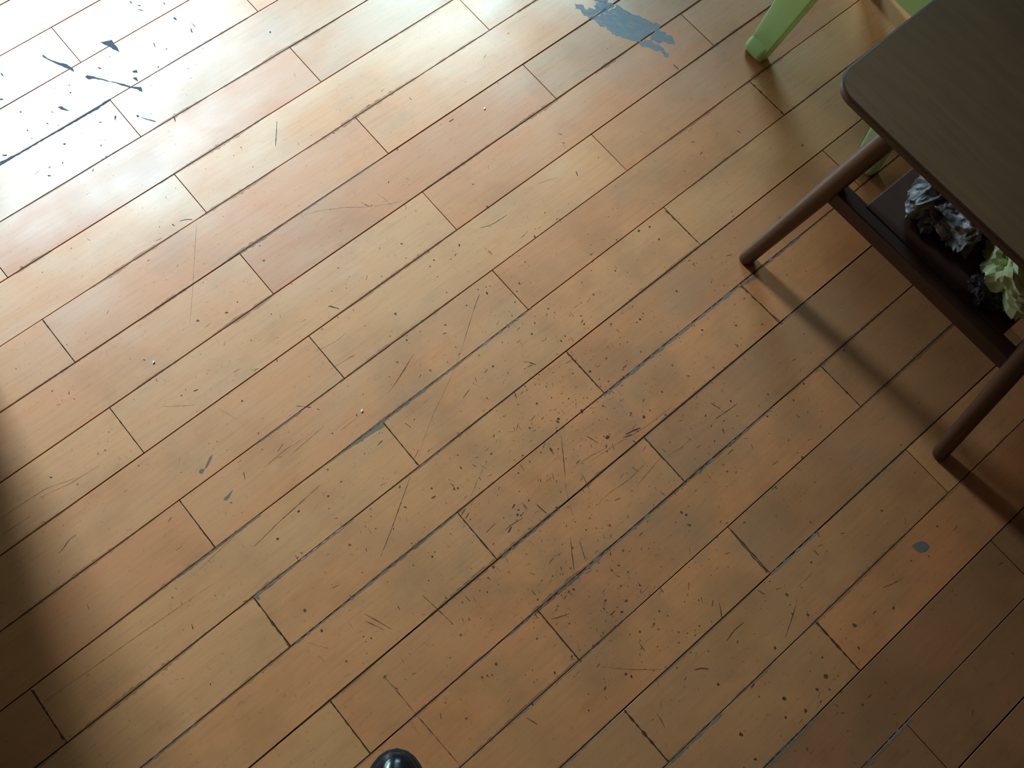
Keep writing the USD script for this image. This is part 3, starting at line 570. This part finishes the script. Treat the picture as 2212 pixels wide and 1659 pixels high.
SEAM_DIRT = [('dust',0.1818,0.4366,0.4174,0.4266,2.2), ('dust',0.2449,0.4276,0.3490,0.4224,2.8), ('dust',0.4174,0.4266,0.5527,0.4272,2.2), ('dust',0.5435,0.2503,0.8499,0.2454,3.4), ('dust',0.9046,0.2561,0.9958,0.2571,2.6), ('dust',-0.0483,0.3384,0.0213,0.3345,2.0), ('dust',0.2478,0.3415,0.3392,0.3432,1.4), ('dust',0.0241,0.3382,0.1265,0.3417,2.2), ('dust',-0.0514,0.4296,0.0252,0.4297,2.2), ('dust',-0.1158,0.4330,-0.0551,0.4300,2.4), ('dust',0.0837,0.5110,0.1662,0.5078,1.6), ('dust',0.2492,0.7937,0.4102,0.7865,1.8), ('dust',0.4102,0.7865,0.5320,0.7830,1.2), ('dust',-0.0436,0.2465,0.0831,0.2416,2.0), ('dust',0.5438,0.0708,0.6059,0.0730,2.6), ('dust',0.6386,0.0752,0.7403,0.0729,2.0), ('dust',0.1940,0.0636,0.3227,0.0681,2.0), ('dust',0.3227,0.0681,0.4712,0.0664,2.8), ('dust',0.5475,-0.1164,0.6511,-0.1144,2.2), ('dust',0.2544,-0.2123,0.3543,-0.2129,3.0), ('dust',0.3428,-0.2989,0.4564,-0.2995,3.6), ('dust',0.4635,-0.4020,0.5580,-0.4023,4.2), ('dust',-0.2926,0.2585,-0.2068,0.2553,2.0), ('dust',0.2493,0.1599,0.3702,0.1634,2.4), ('dust',0.0810,0.2390,0.2465,0.2471,2.2), ('dust',0.8603,0.1585,0.9330,0.1536,1.4), ('grime',0.2517,0.4249,0.2497,0.3418,1.2), ('grime',0.2492,0.2449,0.2494,0.1580,2.0), ('grime',-0.0515,0.3351,-0.0531,0.2487,2.0), ('grime',0.5459,0.3352,0.5473,0.2512,2.0), ('grime',0.8475,0.4240,0.8489,0.3418,2.2), ('grime',0.5490,-0.0327,0.5469,-0.1150,3.0), ('grime',0.2502,-0.1213,0.2514,-0.2098,2.8), ('grime',0.5504,-0.2139,0.5493,-0.3014,2.4), ('grime',0.2467,0.0637,0.2468,-0.0270,1.6), ('grime',0.5461,0.1536,0.5465,0.0685,1.8), ('grime',-0.0512,0.5177,-0.0522,0.4319,1.3), ('grime',-0.0502,0.7005,-0.0506,0.6134,1.3), ('grime',1.1482,0.5179,1.1473,0.4352,2.0), ('grime',0.8487,0.2442,0.8544,0.1527,2.2), ('grime',-0.0541,0.1536,-0.0545,0.0662,1.6), ('grime',0.0250,0.0601,0.0289,-0.0276,1.0), ('grime',-0.3509,0.4247,-0.3538,0.3429,2.0), ('grime',0.8505,0.0595,0.8508,-0.0256,2.0), ('grime',0.2487,0.6071,0.2486,0.5221,1.0), ('grime',-0.0500,0.8842,-0.0501,0.7980,1.2)]
CRUMBS = [(0.2375,0.4614),(0.0405,0.7221),(0.7359,0.7647)]
def stain(name, color, rough, alpha):
    n = {'p': ('principled_bsdf', {'base_color': color, 'roughness': rough, 'alpha': alpha, 'specular_ior_level': 0.25})}
    return mat(name, n, [])
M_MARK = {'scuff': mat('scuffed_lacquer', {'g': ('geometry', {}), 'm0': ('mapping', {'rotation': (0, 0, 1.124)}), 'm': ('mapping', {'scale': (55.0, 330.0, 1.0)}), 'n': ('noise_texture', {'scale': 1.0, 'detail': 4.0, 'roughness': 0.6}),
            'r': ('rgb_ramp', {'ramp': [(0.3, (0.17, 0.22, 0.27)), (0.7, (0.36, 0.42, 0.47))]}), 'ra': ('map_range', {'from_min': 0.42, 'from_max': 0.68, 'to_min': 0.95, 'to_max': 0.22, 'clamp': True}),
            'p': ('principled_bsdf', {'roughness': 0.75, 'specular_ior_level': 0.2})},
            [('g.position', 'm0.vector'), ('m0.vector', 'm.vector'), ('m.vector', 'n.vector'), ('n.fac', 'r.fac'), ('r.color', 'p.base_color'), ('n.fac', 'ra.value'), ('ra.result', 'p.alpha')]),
          'gouge': stain('gouge_dark', (0.055, 0.075, 0.11), 0.8, 0.9), 'flake': stain('grey_flake', (0.19, 0.155, 0.135), 0.8, 0.85), 'dust': stain('seam_dust', (0.25, 0.185, 0.145), 0.95, 0.75),
          'dark': stain('dark_dirt', (0.055, 0.036, 0.026), 0.8, 0.72), 'brown': stain('brown_scratch', (0.10, 0.045, 0.020), 0.7, 0.62), 'faint': stain('faint_scratch', (0.15, 0.072, 0.033), 0.6, 0.33),
          'blue': stain('blue_black_mark', (0.05, 0.06, 0.075), 0.8, 0.85), 'dirt': stain('brown_dirt', (0.10, 0.050, 0.025), 0.85, 0.45), 'smudge': stain('seam_smudge', (0.10, 0.060, 0.038), 0.85, 0.27), 'grime': stain('seam_grime', (0.05, 0.032, 0.022), 0.9, 0.6)}
LIFT = 0.00022
def drape(v2, f):
    return trimesh.Trimesh(np.array([(x, y, floor_z(x, y) + LIFT) for x, y in v2]), f, process=False)
def poly_mesh(pts, jag, r):
    pts = np.array(pts); out = []
    for a, b in zip(pts, np.roll(pts, -1, 0)):
        k = max(1, int(np.linalg.norm(b - a) / 0.004))
        for t in range(k): out.append(a + (b - a) * t / k + np.array([r.gauss(0, jag), r.gauss(0, jag)]))
    pg = Polygon(out).buffer(0)
    ms = []
    for g in getattr(pg, 'geoms', [pg]):
        if g.area > 1e-7:
            v, f = trimesh.creation.triangulate_polygon(g, engine='earcut'); ms.append((np.array(v), np.array(f)))
    n = 0; V, F = [], []
    for v, f in ms: V.append(v); F.append(f + n); n += len(v)
    return drape(np.vstack(V), np.vstack(F))
def ribbon(pts, w, r, taper=True, jag=0.3):
    pts = np.array(pts, float); seg = np.r_[0, np.cumsum(np.linalg.norm(np.diff(pts, axis=0), axis=1))]
    n = max(4, int(seg[-1] / 0.004)); s = np.linspace(0, seg[-1], n)
    c = np.c_[np.interp(s, seg, pts[:, 0]), np.interp(s, seg, pts[:, 1])]
    d = np.gradient(c, axis=0); d /= np.linalg.norm(d, axis=1, keepdims=True) + 1e-12; nr = np.c_[-d[:, 1], d[:, 0]]
    ww = np.array([w * 0.5 * (1 + jag * r.gauss(0, 1)) * ((0.35 + 0.65 * math.sin(math.pi * (i + .5) / n)) if taper else 1) for i in range(n)])
    ww = np.clip(ww, w * .08, w)[:, None]
    v = np.vstack([c + nr * ww, c - nr * ww]); f = []
    for i in range(n - 1): f += [(n + i, n + i + 1, i + 1), (n + i, i + 1, i)]
    return drape(v, f)
def blob(x, y, rad, r, ax=None):
    a0 = r.uniform(0, math.pi); e = r.uniform(0.45, 0.95); n = 9; v = [(x, y)]
    for i in range(n):
        t = 2 * math.pi * i / n; q = rad * r.uniform(0.7, 1.2); u, w = q * math.cos(t), q * e * math.sin(t)
        v.append((x + u * math.cos(a0) - w * math.sin(a0), y + u * math.sin(a0) + w * math.cos(a0)))
    return drape(v, [(0, i + 1, (i + 1) % n + 1) for i in range(n)])
rm = random.Random(4)
NAMES = {'scuff': 'scuff_mark', 'gouge': 'gouge', 'flake': 'grey_flake', 'dust': 'dust_patch'}
by = {}
for k, p in POLYS:
    by.setdefault(k, []).append(poly_mesh(p, {'scuff': .0022, 'gouge': .0004, 'flake': .0003, 'dust': .0006}[k], rm))
LBL = {'scuff': 'blue-grey scuffed patch rubbed through the lacquer', 'gouge': 'dark gouges and flecks in the bright reflection', 'flake': 'grey flakes stuck to the boards', 'dust': 'grey dust gathered at board corners'}
for k, ms in by.items():
    obj(NAMES[k], cat(ms), M_MARK[k], floor, label=LBL[k], kind='stuff' if k != 'scuff' else None)
by = {}
for k, w, p in STROKES: by.setdefault(k, []).append(ribbon(p, w * 0.001, rm))
for k, x, y, q in BLOBS: by.setdefault(k, []).append(blob(x, y, q * 0.001, rm))
for zx, zy, sg, n in ZONES:
    for _ in range(n):
        x, y = rm.gauss(zx, sg), rm.gauss(zy, sg); q = min(0.0004 + rm.expovariate(1 / 0.00055), 0.0026)
        k = rm.choice(['brown', 'dirt', 'dirt', 'dirt', 'faint', 'brown', 'dark'])
        if rm.random() < 0.22:
            a = rm.choice([rm.gauss(0, .35), rm.gauss(1.3, .5)]); L = rm.uniform(.003, .012)
            by.setdefault(k, []).append(ribbon([(x, y), (x + L * math.cos(a), y + L * math.sin(a))], q * 1.1, rm))
        else: by.setdefault(k, []).append(blob(x, y, q, rm))
for _ in range(500):
    x, y = rm.uniform(-.4, 1.6), rm.uniform(-.5, 1.4)
    by.setdefault('faint', []).append(blob(x, y, rm.uniform(.0004, .0013), rm))
for k, ms in by.items():
    obj('scratches' if k in ('faint', 'brown') else 'dirt_specks', cat(ms), M_MARK[k], floor, kind='stuff')
by = {}
for k in range(1, 20):
    x = -0.45
    while x < 1.7:
        L = rm.uniform(.06, .35)
        if rm.random() < 0.7:
            xs = [x + L * t / 4 for t in range(5)]
            by.setdefault('smudge', []).append(ribbon([(q, seam_y(k, q) + rm.uniform(-.0012, .0012)) for q in xs], rm.uniform(.0035, .0075), rm, jag=0.25))
        x += L + rm.uniform(.0, .06)
for k, xa, ya, xb, yb, w in SEAM_DIRT:
    if k == 'dust':                                                  # lies along the lower edge of the seam
        j = min(range(0, 24), key=lambda q: abs(seam_y(q, (xa + xb) / 2) - (ya + yb) / 2))
        xs = np.linspace(xa, xb, 7)
        by.setdefault(k, []).append(ribbon([(q, seam_y(j, q) - 0.0004 * w - 0.0004) for q in xs], w * 0.001, rm, taper=False, jag=0.55))
    else:
        by.setdefault(k, []).append(ribbon([(xa, ya), (xb, yb)], w * 0.001, rm, taper=False, jag=0.55))
for k, ms in by.items():
    obj('seam_dirt', cat(ms), M_MARK[k], floor, kind='stuff')
M_CRUMB = plain('white_crumb', (0.85, 0.83, 0.78), 0.7)
for (x, y), where in ((CRUMBS[0], 'tiny white crumb on the boards in the middle left of the floor'), (CRUMBS[1], 'tiny white grain near the left edge on a yellow board'), (CRUMBS[2], 'tiny white crumb in the pale reflection near the top')):
    m = trimesh.creation.icosphere(subdivisions=2, radius=1.0); m.vertices = m.vertices * (0.0022, 0.0012, 0.0009) * (1 + 0.3 * meshkit.noise(m.vertices * 2.3, 3)[:, None]); m.apply_transform(trimesh.transformations.rotation_matrix(0.7, (0, 0, 1)))
    m.vertices += (x, y, floor_z(x, y) + 0.0010)
    o = obj('crumb', m, M_CRUMB, smooth=60); o.SetCustomDataByKey('label', where); o.SetCustomDataByKey('category', 'crumb')
